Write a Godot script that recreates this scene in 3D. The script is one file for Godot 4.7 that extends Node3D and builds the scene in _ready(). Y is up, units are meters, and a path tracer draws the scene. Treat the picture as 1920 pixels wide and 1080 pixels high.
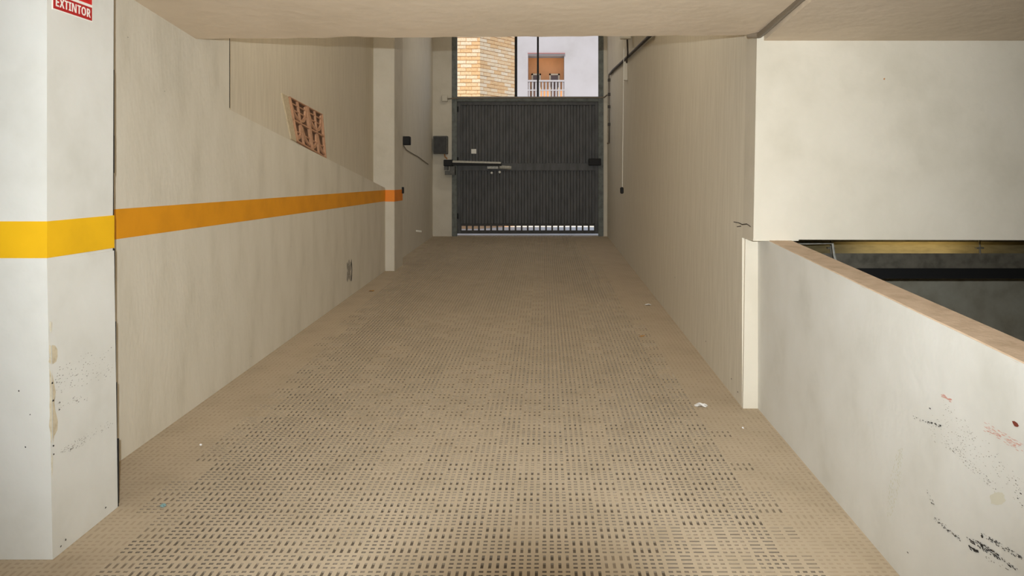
extends Node3D
# A garage entrance ramp climbing to a grey steel gate, lit by the photographer's flash, garage lamps and daylight above the gate.

const FOCAL := 1500.0                 # focal length in pixels of the 1920x1080 frame
const CENTRE := Vector2(1021, 335)    # pixel that the level lens axis points at
const EYE := 1.51                     # height of the lens above the floor under it
const RISE := 0.0273                  # rise of the ramp per metre

var M := {}
var blot_no := 0
var rng := RandomNumberGenerator.new()

# ---------------------------------------------------------------- geometry helpers
func at(u: float, v: float, d: float) -> Vector3:            # pixel and distance -> point
	return Vector3((u - CENTRE.x) * d / FOCAL, EYE - (v - CENTRE.y) * d / FOCAL, -d)

func on_side(u: float, v: float, x: float) -> Vector3:       # pixel on an upright wall x = const
	return at(u, v, x * FOCAL / (u - CENTRE.x))

func on_floor(u: float, v: float) -> Vector3:                # pixel on the ramp
	return at(u, v, EYE * FOCAL / (v - CENTRE.y + RISE * FOCAL))

func ramp(d: float) -> float:
	return RISE * d

func new_st() -> SurfaceTool:
	var st := SurfaceTool.new()
	st.begin(Mesh.PRIMITIVE_TRIANGLES)
	return st

func tri(st: SurfaceTool, a: Vector3, b: Vector3, c: Vector3, n: Vector3) -> void:
	var g := (b - a).cross(c - a)
	if g.length_squared() < 1e-16:
		return
	var k := n
	if g.dot(n) > 0.0:          # Godot's front faces run clockwise
		var t := b; b = c; c = t
	for p in [a, b, c]:
		st.set_normal(k)
		st.set_uv(Vector2(p.x + p.z, p.y))
		st.add_vertex(p)

func quad(st: SurfaceTool, a: Vector3, b: Vector3, c: Vector3, d: Vector3, out: Vector3) -> void:
	var n := (c - a).cross(d - b)
	if n.length_squared() < 1e-16:
		return
	n = n.normalized()
	if n.dot(out) < 0.0:
		n = -n
	tri(st, a, b, c, n)
	tri(st, a, c, d, n)

func poly(st: SurfaceTool, pts: Array, out: Vector3) -> void:   # flat convex-ish fan
	var c := Vector3.ZERO
	for p in pts:
		c += p
	c /= pts.size()
	for i in pts.size():
		tri(st, c, pts[i], pts[(i + 1) % pts.size()], out)

# eight corners: bottom ring a0..a3, top ring b0..b3
func hexa(st: SurfaceTool, a: Array, b: Array) -> void:
	var c := Vector3.ZERO
	for p in a: c += p
	for p in b: c += p
	c /= 8.0
	var faces := [[a[0], a[1], a[2], a[3]], [b[0], b[1], b[2], b[3]]]
	for i in 4:
		var j := (i + 1) % 4
		faces.append([a[i], a[j], b[j], b[i]])
	for f in faces:
		var m: Vector3 = (f[0] + f[1] + f[2] + f[3]) / 4.0
		quad(st, f[0], f[1], f[2], f[3], m - c)

func box(st: SurfaceTool, lo: Vector3, hi: Vector3) -> void:
	hexa(st, [lo, Vector3(hi.x, lo.y, lo.z), Vector3(hi.x, lo.y, hi.z), Vector3(lo.x, lo.y, hi.z)],
		[Vector3(lo.x, hi.y, lo.z), Vector3(hi.x, hi.y, lo.z), hi, Vector3(lo.x, hi.y, hi.z)])

func wbox(st: SurfaceTool, x0: float, x1: float, y0: float, y1: float, d0: float, d1: float) -> void:
	box(st, Vector3(minf(x0, x1), minf(y0, y1), -maxf(d0, d1)), Vector3(maxf(x0, x1), maxf(y0, y1), -minf(d0, d1)))

# box with chamfered edges
func cbox(st: SurfaceTool, lo: Vector3, hi: Vector3, c: float) -> void:
	var mid := (lo + hi) * 0.5
	var h := (hi - lo) * 0.5
	c = minf(c, minf(h.x, minf(h.y, h.z)) * 0.8)
	for ax in 3:
		var b := (ax + 1) % 3
		var e := (ax + 2) % 3
		for s in [-1.0, 1.0]:
			var p := []
			for q in [[-1, -1], [1, -1], [1, 1], [-1, 1]]:
				var v := Vector3.ZERO
				v[ax] = s * h[ax]; v[b] = q[0] * (h[b] - c); v[e] = q[1] * (h[e] - c)
				p.append(mid + v)
			var n := Vector3.ZERO
			n[ax] = s
			quad(st, p[0], p[1], p[2], p[3], n)
		for s in [-1.0, 1.0]:
			for t in [-1.0, 1.0]:
				var n2 := Vector3.ZERO
				n2[b] = s; n2[e] = t
				var r := []
				for q in [[-1, 0], [1, 0], [1, 1], [-1, 1]]:
					var v2 := Vector3.ZERO
					v2[ax] = q[0] * (h[ax] - c)
					v2[b] = s * (h[b] - (c if q[1] else 0.0))
					v2[e] = t * (h[e] - (0.0 if q[1] else c))
					r.append(mid + v2)
				quad(st, r[0], r[1], r[2], r[3], n2)
	for sx in [-1.0, 1.0]:
		for sy in [-1.0, 1.0]:
			for sz in [-1.0, 1.0]:
				var sg := Vector3(sx, sy, sz)
				var a := mid + sg * Vector3(h.x, h.y - c, h.z - c)
				var bb := mid + sg * Vector3(h.x - c, h.y, h.z - c)
				var cc := mid + sg * Vector3(h.x - c, h.y - c, h.z)
				tri(st, a, bb, cc, sg.normalized())

func wcbox(st: SurfaceTool, x0: float, x1: float, y0: float, y1: float, d0: float, d1: float, c: float) -> void:
	cbox(st, Vector3(minf(x0, x1), minf(y0, y1), -maxf(d0, d1)), Vector3(maxf(x0, x1), maxf(y0, y1), -minf(d0, d1)), c)

# round bar through points
func tube(st: SurfaceTool, pts: Array, r: float, sides := 10, caps := true) -> void:
	var rings := []
	for i in pts.size():
		var t := Vector3.ZERO
		if i > 0: t += (pts[i] - pts[i - 1]).normalized()
		if i < pts.size() - 1: t += (pts[i + 1] - pts[i]).normalized()
		t = t.normalized()
		var s := t.cross(Vector3.UP if absf(t.y) < 0.9 else Vector3.RIGHT).normalized()
		var w := s.cross(t)
		var ring := []
		for k in sides:
			var a := TAU * k / sides
			ring.append(pts[i] + (s * cos(a) + w * sin(a)) * r)
		rings.append(ring)
	for i in rings.size() - 1:
		for k in sides:
			var k2 := (k + 1) % sides
			var m: Vector3 = (rings[i][k] + rings[i + 1][k2]) * 0.5
			quad(st, rings[i][k], rings[i][k2], rings[i + 1][k2], rings[i + 1][k], m - (pts[i] + pts[i + 1]) * 0.5)
	if caps:
		poly(st, rings[0], (pts[0] - pts[1]).normalized())
		poly(st, rings[-1], (pts[-1] - pts[-2]).normalized())

# polygon of (distance, height) points extruded from x0 to x1
func prism_x(st: SurfaceTool, dy: Array, x0: float, x1: float) -> void:
	var flat := PackedVector2Array(dy)
	var idx := Geometry2D.triangulate_polygon(flat)
	for x in [x0, x1]:
		var n := Vector3(signf(x - (x0 + x1) * 0.5), 0, 0)
		for i in range(0, idx.size(), 3):
			var p := []
			for k in 3:
				var q := flat[idx[i + k]]
				p.append(Vector3(x, q.y, -q.x))
			tri(st, p[0], p[1], p[2], n)
	var area := 0.0
	for i in flat.size():
		area += flat[i].cross(flat[(i + 1) % flat.size()])
	for i in flat.size():
		var a := flat[i]
		var b := flat[(i + 1) % flat.size()]
		var o := Vector2(b.y - a.y, a.x - b.x) * signf(area)
		quad(st, Vector3(x0, a.y, -a.x), Vector3(x0, b.y, -b.x), Vector3(x1, b.y, -b.x), Vector3(x1, a.y, -a.x), Vector3(0, o.y, -o.x))

# ---------------------------------------------------------------- scene helpers
func mesh(st: SurfaceTool, called: String, m: Material, parent: Node = self) -> MeshInstance3D:
	var o := MeshInstance3D.new()
	o.name = called
	o.mesh = st.commit()
	o.mesh.surface_set_material(0, m)
	o.cast_shadow = GeometryInstance3D.SHADOW_CASTING_SETTING_ON
	parent.add_child(o, true)
	return o

func node(called: String) -> Node3D:
	var o := Node3D.new()
	o.name = called
	add_child(o, true)
	return o

func tag(o: Node, label: String, category: String, group := "") -> Node:
	o.set_meta("label", label)
	o.set_meta("category", category)
	if group: o.set_meta("group", group)
	return o

func struct(o: Node, label: String, category: String) -> Node:
	tag(o, label, category)
	o.set_meta("kind", "structure")
	return o

func stuff(o: Node) -> Node:
	o.set_meta("kind", "stuff")
	return o

# ---------------------------------------------------------------- materials
func noise_image(seed_: int, freq: float, size: Vector2i, ramp_: Array, octaves := 4, stretch := 1.0) -> ImageTexture:
	var n := FastNoiseLite.new()
	n.seed = seed_
	n.noise_type = FastNoiseLite.TYPE_SIMPLEX_SMOOTH
	n.frequency = freq
	n.fractal_octaves = octaves
	n.fractal_gain = 0.55
	var src := n.get_seamless_image(size.x, size.y)
	var g := Gradient.new()
	g.offsets = PackedFloat32Array(ramp_.map(func(r): return r[0]))
	g.colors = PackedColorArray(ramp_.map(func(r): return r[1]))
	var lut := []
	for i in 256:
		lut.append(g.sample(i / 255.0))
	var im := Image.create(size.x, size.y, true, Image.FORMAT_RGB8)
	for y in size.y:
		for x in size.x:
			im.set_pixel(x, y, lut[int(src.get_pixel(x, y).r * 255.0)])
	im.generate_mipmaps()
	return ImageTexture.create_from_image(im)

func normal_image(seed_: int, freq: float, size: int, bump: float, octaves := 4) -> ImageTexture:
	var n := FastNoiseLite.new()
	n.seed = seed_
	n.noise_type = FastNoiseLite.TYPE_SIMPLEX_SMOOTH
	n.frequency = freq
	n.fractal_octaves = octaves
	var im := n.get_seamless_image(size, size)
	im.convert(Image.FORMAT_RGBA8)
	im.bump_map_to_normal_map(bump)
	return ImageTexture.create_from_image(im)

func plain(c: Color, rough := 0.7, metal := 0.0) -> StandardMaterial3D:
	var m := StandardMaterial3D.new()
	m.albedo_color = c
	m.roughness = rough
	m.metallic = metal
	return m

func textured(c: Color, tex: Texture2D, scale_: Vector3, rough := 0.85, bump: Texture2D = null, bump_scale := 0.3) -> StandardMaterial3D:
	var m := plain(c, rough)
	m.albedo_texture = tex
	m.uv1_triplanar = true
	m.uv1_world_triplanar = true
	m.uv1_scale = scale_
	if bump:
		m.normal_enabled = true
		m.normal_texture = bump
		m.normal_scale = bump_scale
	return m

func make_materials() -> void:
	var w := Color(1, 1, 1)
	var patches := noise_image(11, 0.006, Vector2i(512, 512), [[0.0, Color(0.93, 0.925, 0.91)], [0.45, Color(0.975, 0.972, 0.965)], [1.0, w]], 5)
	var streaks := noise_image(12, 0.02, Vector2i(512, 512), [[0.0, Color(0.935, 0.93, 0.92)], [0.5, Color(0.972, 0.97, 0.965)], [1.0, w]], 5)
	var fine := normal_image(13, 0.05, 512, 1.6)
	var dirt := noise_image(14, 0.012, Vector2i(512, 512), [[0.0, Color(0.86, 0.84, 0.81)], [0.45, Color(0.945, 0.935, 0.92)], [1.0, w]], 5)
	var metal_wear := noise_image(15, 0.03, Vector2i(256, 256), [[0.0, Color(0.7, 0.7, 0.68)], [0.5, Color(0.9, 0.9, 0.9)], [1.0, w]], 5)
	M.paint = textured(Color8(222, 221, 215), patches, Vector3(0.6, 0.6, 0.6), 0.8, fine, 0.12)
	M.cream = textured(Color8(210, 202, 186), patches, Vector3(0.45, 0.45, 0.45), 0.8, fine, 0.2)
	M.render = textured(Color8(220, 212, 195), streaks, Vector3(1.7, 0.16, 1.7), 0.9, fine, 0.3)
	M.render_left = textured(Color8(220, 212, 195), patches, Vector3(0.9, 0.35, 0.9), 0.85, fine, 0.3)
	M.plaster_bare = textured(Color8(213, 202, 181), streaks, Vector3(1.7, 0.16, 1.7), 0.9, fine, 0.3)
	M.soffit = textured(Color8(222, 204, 180), patches, Vector3(0.3, 0.3, 0.3), 0.9, fine, 0.2)
	M.coping = textured(Color8(210, 186, 160), dirt, Vector3(1.5, 1.5, 1.5), 0.85, fine, 0.4)
	M.yellow = textured(Color8(240, 186, 10), patches, Vector3(0.8, 0.8, 0.8), 0.6)
	M.orange = textured(Color8(236, 158, 14), patches, Vector3(0.8, 0.8, 0.8), 0.6)
	M.orange_deep = textured(Color8(242, 140, 20), patches, Vector3(0.8, 0.8, 0.8), 0.6)
	M.joint = plain(Color8(26, 22, 18), 0.9)
	M.concrete = textured(Color8(176, 156, 130), dirt, Vector3(0.5, 0.5, 0.5), 0.9, fine, 0.4)
	M.lower_wall = textured(Color8(208, 204, 186), dirt, Vector3(0.5, 0.5, 0.5), 0.9, fine, 0.4)
	M.tile = textured(Color(0.98, 0.98, 0.98), patches, Vector3(0.8, 0.8, 0.8), 0.85)
	M.tile.vertex_color_use_as_albedo = true
	M.gate = textured(Color8(80, 79, 78), metal_wear, Vector3(1.2, 0.3, 1.2), 0.55)
	M.gate_frame = textured(Color8(112, 116, 110), metal_wear, Vector3(1, 1, 1), 0.6)
	M.gate_dark = textured(Color8(60, 58, 55), metal_wear, Vector3(1, 1, 1), 0.6)
	M.black = plain(Color8(11, 10, 10), 0.7)
	M.box_grey = textured(Color8(110, 108, 102), metal_wear, Vector3(2, 2, 2), 0.6)
	M.galvanised = textured(Color8(196, 192, 180), metal_wear, Vector3(3, 3, 3), 0.4)
	M.white_plastic = plain(Color8(232, 228, 216), 0.5)
	M.cable = plain(Color8(58, 50, 42), 0.6)
	M.conduit = plain(Color8(120, 108, 92), 0.5)
	M.copper = plain(Color8(176, 120, 70), 0.5)
	M.clay = textured(Color8(198, 152, 118), dirt, Vector3(3, 3, 3), 0.9)
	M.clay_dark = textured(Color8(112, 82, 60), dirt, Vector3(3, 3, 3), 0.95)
	M.mortar_raw = textured(Color8(206, 190, 160), dirt, Vector3(4, 4, 4), 0.95)
	M.red = plain(Color8(206, 24, 26), 0.45)
	M.red_dark = plain(Color8(176, 18, 24), 0.45)
	M.sign_white = plain(Color8(240, 236, 228), 0.5)
	M.scuff_black = plain(Color8(40, 35, 30), 0.9)
	M.scuff_grey = plain(Color8(150, 143, 130), 0.9)
	M.scuff_pale = plain(Color8(208, 204, 186), 0.9)
	M.scuff_red = plain(Color8(206, 150, 134), 0.9)
	M.scuff_rust = plain(Color8(120, 52, 34), 0.9)
	M.chip = textured(Color8(214, 202, 176), dirt, Vector3(4, 4, 4), 0.95)
	M.steel_dark = textured(Color8(118, 112, 98), metal_wear, Vector3(1, 1, 1), 0.55)
	M.steel_yellow = textured(Color8(150, 138, 104), metal_wear, Vector3(0.6, 2, 2), 0.45)
	M.brick = []
	for c in [Color8(240, 222, 192), Color8(238, 212, 174), Color8(243, 229, 204), Color8(234, 200, 154)]:
		M.brick.append(textured(c, dirt, Vector3(3, 3, 3), 0.95))
	M.mortar = plain(Color8(206, 164, 122), 0.95)
	M.facade = textured(Color8(168, 168, 175), patches, Vector3(0.1, 0.1, 0.1), 0.9)
	M.loggia = textured(Color8(246, 176, 120), patches, Vector3(0.2, 0.2, 0.2), 0.9)
	M.window_frame = plain(Color8(236, 214, 180), 0.6)
	M.pane = plain(Color8(110, 84, 74), 0.15)
	M.awning = plain(Color8(150, 110, 112), 0.8)
	M.street = textured(Color8(214, 206, 196), dirt, Vector3(0.3, 0.3, 0.3), 0.9)
	M.paper = plain(Color8(226, 224, 222), 0.9)
	M.leaf = plain(Color8(176, 128, 62), 0.9)
	M.blue = plain(Color8(122, 150, 148), 0.9)
	M.tube_glow = plain(Color8(250, 246, 232), 0.4)
	M.tube_glow.emission_enabled = true
	M.tube_glow.emission = Color(1.0, 0.94, 0.82)
	M.tube_glow.emission_energy_multiplier = 2.0
	M.flash_glow = plain(Color8(250, 250, 250), 0.3)
	M.flash_glow.emission_enabled = true
	M.flash_glow.emission = Color(1, 0.98, 0.95)
	M.flash_glow.emission_energy_multiplier = 1.0

# ---------------------------------------------------------------- _ready
func _ready() -> void:
	rng.seed = 20
	# camera: level, with the lens shifted down and sideways (the photograph is a crop)
	var cam := Camera3D.new()
	cam.name = "camera_view"
	cam.near = 0.05
	cam.far = 300.0
	cam.projection = Camera3D.PROJECTION_FRUSTUM
	cam.keep_aspect = Camera3D.KEEP_HEIGHT
	cam.size = 1080.0 * cam.near / FOCAL
	cam.frustum_offset = Vector2(960.0 - CENTRE.x, CENTRE.y - 540.0) * cam.near / FOCAL
	cam.position = Vector3(0, EYE, 0)
	add_child(cam)
	cam.current = true
	# sky
	var sm := ProceduralSkyMaterial.new()
	sm.sky_top_color = Color(0.66, 0.74, 0.86)
	sm.sky_horizon_color = Color(0.86, 0.87, 0.89)
	sm.ground_horizon_color = Color(0.7, 0.68, 0.65)
	sm.ground_bottom_color = Color(0.5, 0.48, 0.45)
	sm.sun_angle_max = 1.0
	sm.sky_energy_multiplier = 1.15
	var sky := Sky.new()
	sky.sky_material = sm
	var env := Environment.new()
	env.background_mode = Environment.BG_SKY
	env.sky = sky
	env.tonemap_mode = Environment.TONE_MAPPER_LINEAR
	env.tonemap_exposure = 1.05
	env.sdfgi_enabled = true
	env.ssao_enabled = true
	env.ssil_enabled = true
	var we := WorldEnvironment.new()
	we.name = "world_environment"
	we.environment = env
	add_child(we)
	# sun outside, high behind the building
	var sun := DirectionalLight3D.new()
	sun.name = "sun"
	sun.light_color = Color(1.0, 0.95, 0.87)
	sun.light_energy = 1.7
	sun.light_angular_distance = 0.6
	sun.shadow_enabled = true
	add_child(sun)
	sun.look_at_from_position(Vector3.ZERO, Vector3(0.12, -0.80, -0.45))
	# the camera's own flash, above the lens
	var flash := SpotLight3D.new()
	flash.name = "camera_flash"
	flash.light_color = Color(0.975, 0.995, 1.0)
	flash.light_energy = 27.0
	flash.light_size = 0.01
	flash.spot_angle = 45.5
	flash.spot_angle_attenuation = 1.0
	flash.spot_range = 60.0
	flash.spot_attenuation = 2.0
	flash.shadow_enabled = true
	add_child(flash)
	flash.look_at_from_position(Vector3(0.002, EYE + 0.10, 0.130), Vector3(-0.25, EYE + 0.10, -10))

	make_materials()
	build_floor()
	build_left()
	build_right()
	build_ceiling()
	build_gate_wall()
	build_hall()
	build_lower_ramp()
	build_outside()
	build_gate()
	build_gate_fittings()
	build_wall_fittings()
	build_sign()
	build_marks()
	build_litter()
	build_lamps()
	build_camera_stand()

# ---------------------------------------------------------------- floor
const CELL := 0.115
const LANE_FROM := -2.66
const LANE_TO := 1.34

func cell_mesh(kind: int, level: int, seed_: int) -> ArrayMesh:
	# kind 0: 4x2 long slots along the ramp, 1: 4x4 short slots, 2: 2x4 long slots across
	var r := RandomNumberGenerator.new()
	r.seed = seed_
	var p := CELL / 4.0
	var nx: int = [4, 4, 2][kind]
	var nz: int = [2, 4, 4][kind]
	var sx: float = [0.38 * p, 0.56 * p, 1.36 * p][kind]
	var sz: float = [1.34 * p, 0.44 * p, 0.36 * p][kind]
	var depth: float = [0.010, 0.0075, 0.0035, 0.0004][level]
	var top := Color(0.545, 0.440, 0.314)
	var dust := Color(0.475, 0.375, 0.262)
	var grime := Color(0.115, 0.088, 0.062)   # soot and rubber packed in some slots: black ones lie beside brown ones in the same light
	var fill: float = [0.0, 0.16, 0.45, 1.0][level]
	var st := new_st()
	var xs := [0.0]
	var zs := [0.0]
	for i in nx:
		var c := (i + 0.5) * CELL / nx
		xs.append(c - sx / 2); xs.append(c + sx / 2)
	for j in nz:
		var c2 := (j + 0.5) * CELL / nz
		zs.append(c2 - sz / 2); zs.append(c2 + sz / 2)
	xs.append(CELL); zs.append(CELL)
	for i in xs.size() - 1:
		for j in zs.size() - 1:
			var x0: float = xs[i]; var x1: float = xs[i + 1]
			var z0: float = zs[j]; var z1: float = zs[j + 1]
			if i % 2 == 1 and j % 2 == 1:
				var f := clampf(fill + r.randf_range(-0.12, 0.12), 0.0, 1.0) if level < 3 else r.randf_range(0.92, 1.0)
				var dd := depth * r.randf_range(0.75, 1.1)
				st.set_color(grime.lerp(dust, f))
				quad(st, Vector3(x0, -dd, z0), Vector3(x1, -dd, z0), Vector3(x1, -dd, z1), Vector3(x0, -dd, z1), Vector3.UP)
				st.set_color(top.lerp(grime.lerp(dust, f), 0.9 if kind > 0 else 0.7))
				quad(st, Vector3(x0, 0, z0), Vector3(x1, 0, z0), Vector3(x1, -dd, z0), Vector3(x0, -dd, z0), Vector3.BACK)
				quad(st, Vector3(x0, 0, z1), Vector3(x1, 0, z1), Vector3(x1, -dd, z1), Vector3(x0, -dd, z1), Vector3.FORWARD)
				quad(st, Vector3(x0, 0, z0), Vector3(x0, 0, z1), Vector3(x0, -dd, z1), Vector3(x0, -dd, z0), Vector3.RIGHT)
				quad(st, Vector3(x1, 0, z0), Vector3(x1, 0, z1), Vector3(x1, -dd, z1), Vector3(x1, -dd, z0), Vector3.LEFT)
			else:
				st.set_color(top)
				quad(st, Vector3(x0, 0, z0), Vector3(x1, 0, z0), Vector3(x1, 0, z1), Vector3(x0, 0, z1), Vector3.UP)
	var am := st.commit()
	am.surface_set_material(0, M.tile)
	return am

func build_floor() -> void:
	var st := new_st()
	# slab under the tiles, and the level floor behind the lens
	hexa(st, [Vector3(-5.2, -0.4, 0), Vector3(1.34, -0.4, 0), Vector3(1.34, ramp(15.6) - 0.4, -15.6), Vector3(-5.2, ramp(15.6) - 0.4, -15.6)],
		[Vector3(-5.2, -0.018, 0), Vector3(1.34, -0.018, 0), Vector3(1.34, ramp(15.6) - 0.018, -15.6), Vector3(-5.2, ramp(15.6) - 0.018, -15.6)])
	wbox(st, -5.2, 1.34, -0.4, 0.0, 0.0, -5.2)
	var floor_ := mesh(st, "floor", M.concrete)
	struct(floor_, "tan ramp floor of slotted anti-slip tiles climbing to the gate", "floor")
	var variants := {}
	for kind in 3:
		for level in 4:
			for k in 3:
				variants[[kind, level, k]] = cell_mesh(kind, level, kind * 100 + level * 10 + k + 1)
	var wear := FastNoiseLite.new()
	wear.seed = 5
	wear.frequency = 0.45
	wear.fractal_octaves = 3
	var tilt := Basis(Vector3.RIGHT, atan(RISE))
	var near_cells := []
	var rest := new_st()
	var rows := int(ceil((15.45 - 1.2) / CELL))
	var cols := int(round((LANE_TO - LANE_FROM) / CELL))
	var all := []
	for j in rows:
		for i in cols:
			var x := LANE_FROM + i * CELL
			var d := 1.2 + j * CELL              # near edge
			var xc := x + CELL / 2
			var dc := d + CELL / 2
			# hidden inside the walls?
			if xc < -2.2 and dc > 3.6: continue
			if xc > 1.26 and dc > 4.9: continue
			if xc < -1.95 and dc > 3.1 and dc < 3.4: continue
			var kind := 1
			if (i + j) % 2 == 0:
				kind = 2 if (dc < 3.23 and xc > 0.5) else 0
			# dust packs the slots beside the walls, wheels and drips keep the middle open
			var left_edge := -1.66 - 0.035 * (dc - 3.0)
			var right_edge := 0.96 - 0.035 * (dc - 3.5)
			if dc < 3.3: right_edge = 0.99 + 0.1 * (3.3 - dc)
			var jit := rng.randf_range(-0.06, 0.06) + 0.06 * wear.get_noise_2d(xc * 9.0, dc * 9.0)
			var e := maxf(left_edge - (xc + jit), (xc + jit) - right_edge)
			var s := 1.35 - 1.5 * wear.get_noise_2d(xc * 2.2, dc * 0.9) + rng.randf_range(-0.35, 0.35)
			if absf(xc - 0.08) < 0.13: s -= 0.7
			if absf(xc + 1.35 + 0.03 * (dc - 4)) < 0.16: s -= 0.8
			if absf(xc - 0.62) < 0.12 and dc > 4: s -= 0.5
			var level := clampi(int(round(s)), 0, 2)
			if e > 0.0: level = 3
			elif e > -0.1: level = maxi(level, 2)
			var xf := Transform3D(tilt, Vector3(x, ramp(d + CELL), -(d + CELL)))
			all.append([kind, level, rng.randi() % 3, xf, xc, dc])
	for c in all:
		var xc: float = c[4]
		var dc: float = c[5]
		var u := CENTRE.x + xc / dc * FOCAL
		var v := CENTRE.y + (EYE - ramp(dc)) / dc * FOCAL
		var in_view := u > -20 and u < 1940 and v < 1095 and xc < 1.25 and (xc > -1.8 or dc > 3.6 or dc < 3.0)
		if in_view and near_cells.size() < 300 :
			near_cells.append(c)
			var t := MeshInstance3D.new()
			t.name = "floor_tile"
			t.mesh = variants[[c[0], c[1], c[2]]]
			t.transform = c[3]
			floor_.add_child(t, true)
		else:
			rest.append_from(variants[[c[0], c[1], c[2]]], 0, c[3])
	var f := mesh(rest, "floor_tile_field", M.tile, floor_)
	stuff(f)

# ---------------------------------------------------------------- walls on the left
const XL := -2.107
const XLU := -2.264
const BAND_LO := 1.212
const BAND_HI := 1.360
const TOP := 5.0

func col_x(y: float) -> float:      # the column's inner face leans a little
	return lerpf(-1.842, -1.866, clampf((y - 0.08) / 1.12, 0.0, 1.0))

func build_left() -> void:
	# column
	var st := new_st()
	var ys := [-0.05, 1.2, 2.75]
	for k in 2:
		var y0: float = ys[k]; var y1: float = ys[k + 1]
		hexa(st, [Vector3(-2.45, y0, -3.0), Vector3(col_x(y0), y0, -3.0), Vector3(col_x(y0) + 0.004, y0, -3.45), Vector3(-2.45, y0, -3.45)],
			[Vector3(-2.45, y1, -3.0), Vector3(col_x(y1), y1, -3.0), Vector3(col_x(y1) + 0.010, y1, -3.45), Vector3(-2.45, y1, -3.45)])
	var col := mesh(st, "wall_column", M.paint)
	struct(col, "white painted square column with a yellow band and chipped corner", "column")
	st = new_st()
	var e := 0.0015
	hexa(st, [Vector3(-2.45, BAND_LO, -3.0 + e), Vector3(col_x(1.3) + e, BAND_LO, -3.0 + e), Vector3(col_x(1.3) + 0.010 + e, BAND_LO, -3.449), Vector3(-2.45, BAND_LO, -3.449)],
		[Vector3(-2.45, BAND_HI - 0.01, -3.0 + e), Vector3(col_x(1.3) + e, BAND_HI - 0.01, -3.0 + e), Vector3(col_x(1.3) + 0.010 + e, BAND_HI - 0.008, -3.449), Vector3(-2.45, BAND_HI - 0.008, -3.449)])
	mesh(st, "painted_band", M.yellow, col).set_meta("label", "yellow painted band around the column")
	st = new_st()
	var jy := -0.02
	while jy < 2.7:
		var l := rng.randf_range(0.12, 0.35)
		var k2 := rng.randf_range(0.006, 0.010)
		var o := rng.randf_range(-0.004, 0.0)
		wbox(st, -1.95, col_x(jy) + lerpf(0.004, 0.010, clampf(jy / 2.7, 0.0, 1.0)) + o, jy, minf(jy + l, 2.7), 3.4502, 3.4502 + k2)
		jy += l
	mesh(st, "expansion_joint", M.joint, col).set_meta("label", "dark ragged joint behind the column edge")
	# wall beside the ramp: full height near the column, then a low wall with a falling top
	st = new_st()
	var y_far := 1.383
	var y_near := 1.973
	prism_x(st, [Vector2(3.3, -0.3), Vector2(10.62, -0.1), Vector2(10.62, y_far), Vector2(5.348, y_near), Vector2(5.348, TOP), Vector2(3.3, TOP)], -2.7, XL)
	var wl := mesh(st, "wall_left", M.render_left)
	struct(wl, "off-white rendered ramp wall with an orange band and a sloping ledge", "wall")
	st = new_st()
	wbox(st, -2.2, XL + e, BAND_LO, BAND_HI, 3.46, 10.58)
	mesh(st, "painted_band", M.orange, wl).set_meta("label", "orange painted band along the ramp wall")
	st = new_st()
	wbox(st, -2.2, XL - 0.001, 1.985, TOP, 5.3485, 5.362)
	mesh(st, "corner_joint", M.joint, wl)
	st = new_st()
	wbox(st, -2.7, XLU, 0.8, TOP, 5.2, 10.62)
	var wu := mesh(st, "wall_left_upper", M.plaster_bare)
	struct(wu, "recessed beige upper wall above the sloping ledge", "wall")
	# pier
	st = new_st()
	wcbox(st, -2.7, -1.985, 0.0, TOP, 10.58, 11.2, 0.008)
	var pier := mesh(st, "wall_pier", M.cream)
	struct(pier, "narrow plastered pier ending the orange band halfway up the ramp", "pillar")
	st = new_st()
	wbox(st, -2.13, -1.985 + e, BAND_LO - 0.005, BAND_HI, 10.58 - e, 11.18)
	mesh(st, "painted_band", M.orange_deep, pier).set_meta("label", "deep orange end of the painted band")
	st = new_st()
	wbox(st, -2.7, -2.125, 0.0, TOP, 11.2, 15.5)
	var wr := mesh(st, "wall_left_rear", M.render)
	struct(wr, "grey-beige plastered wall between the pier and the gate", "wall")
	build_lattice()

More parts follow.
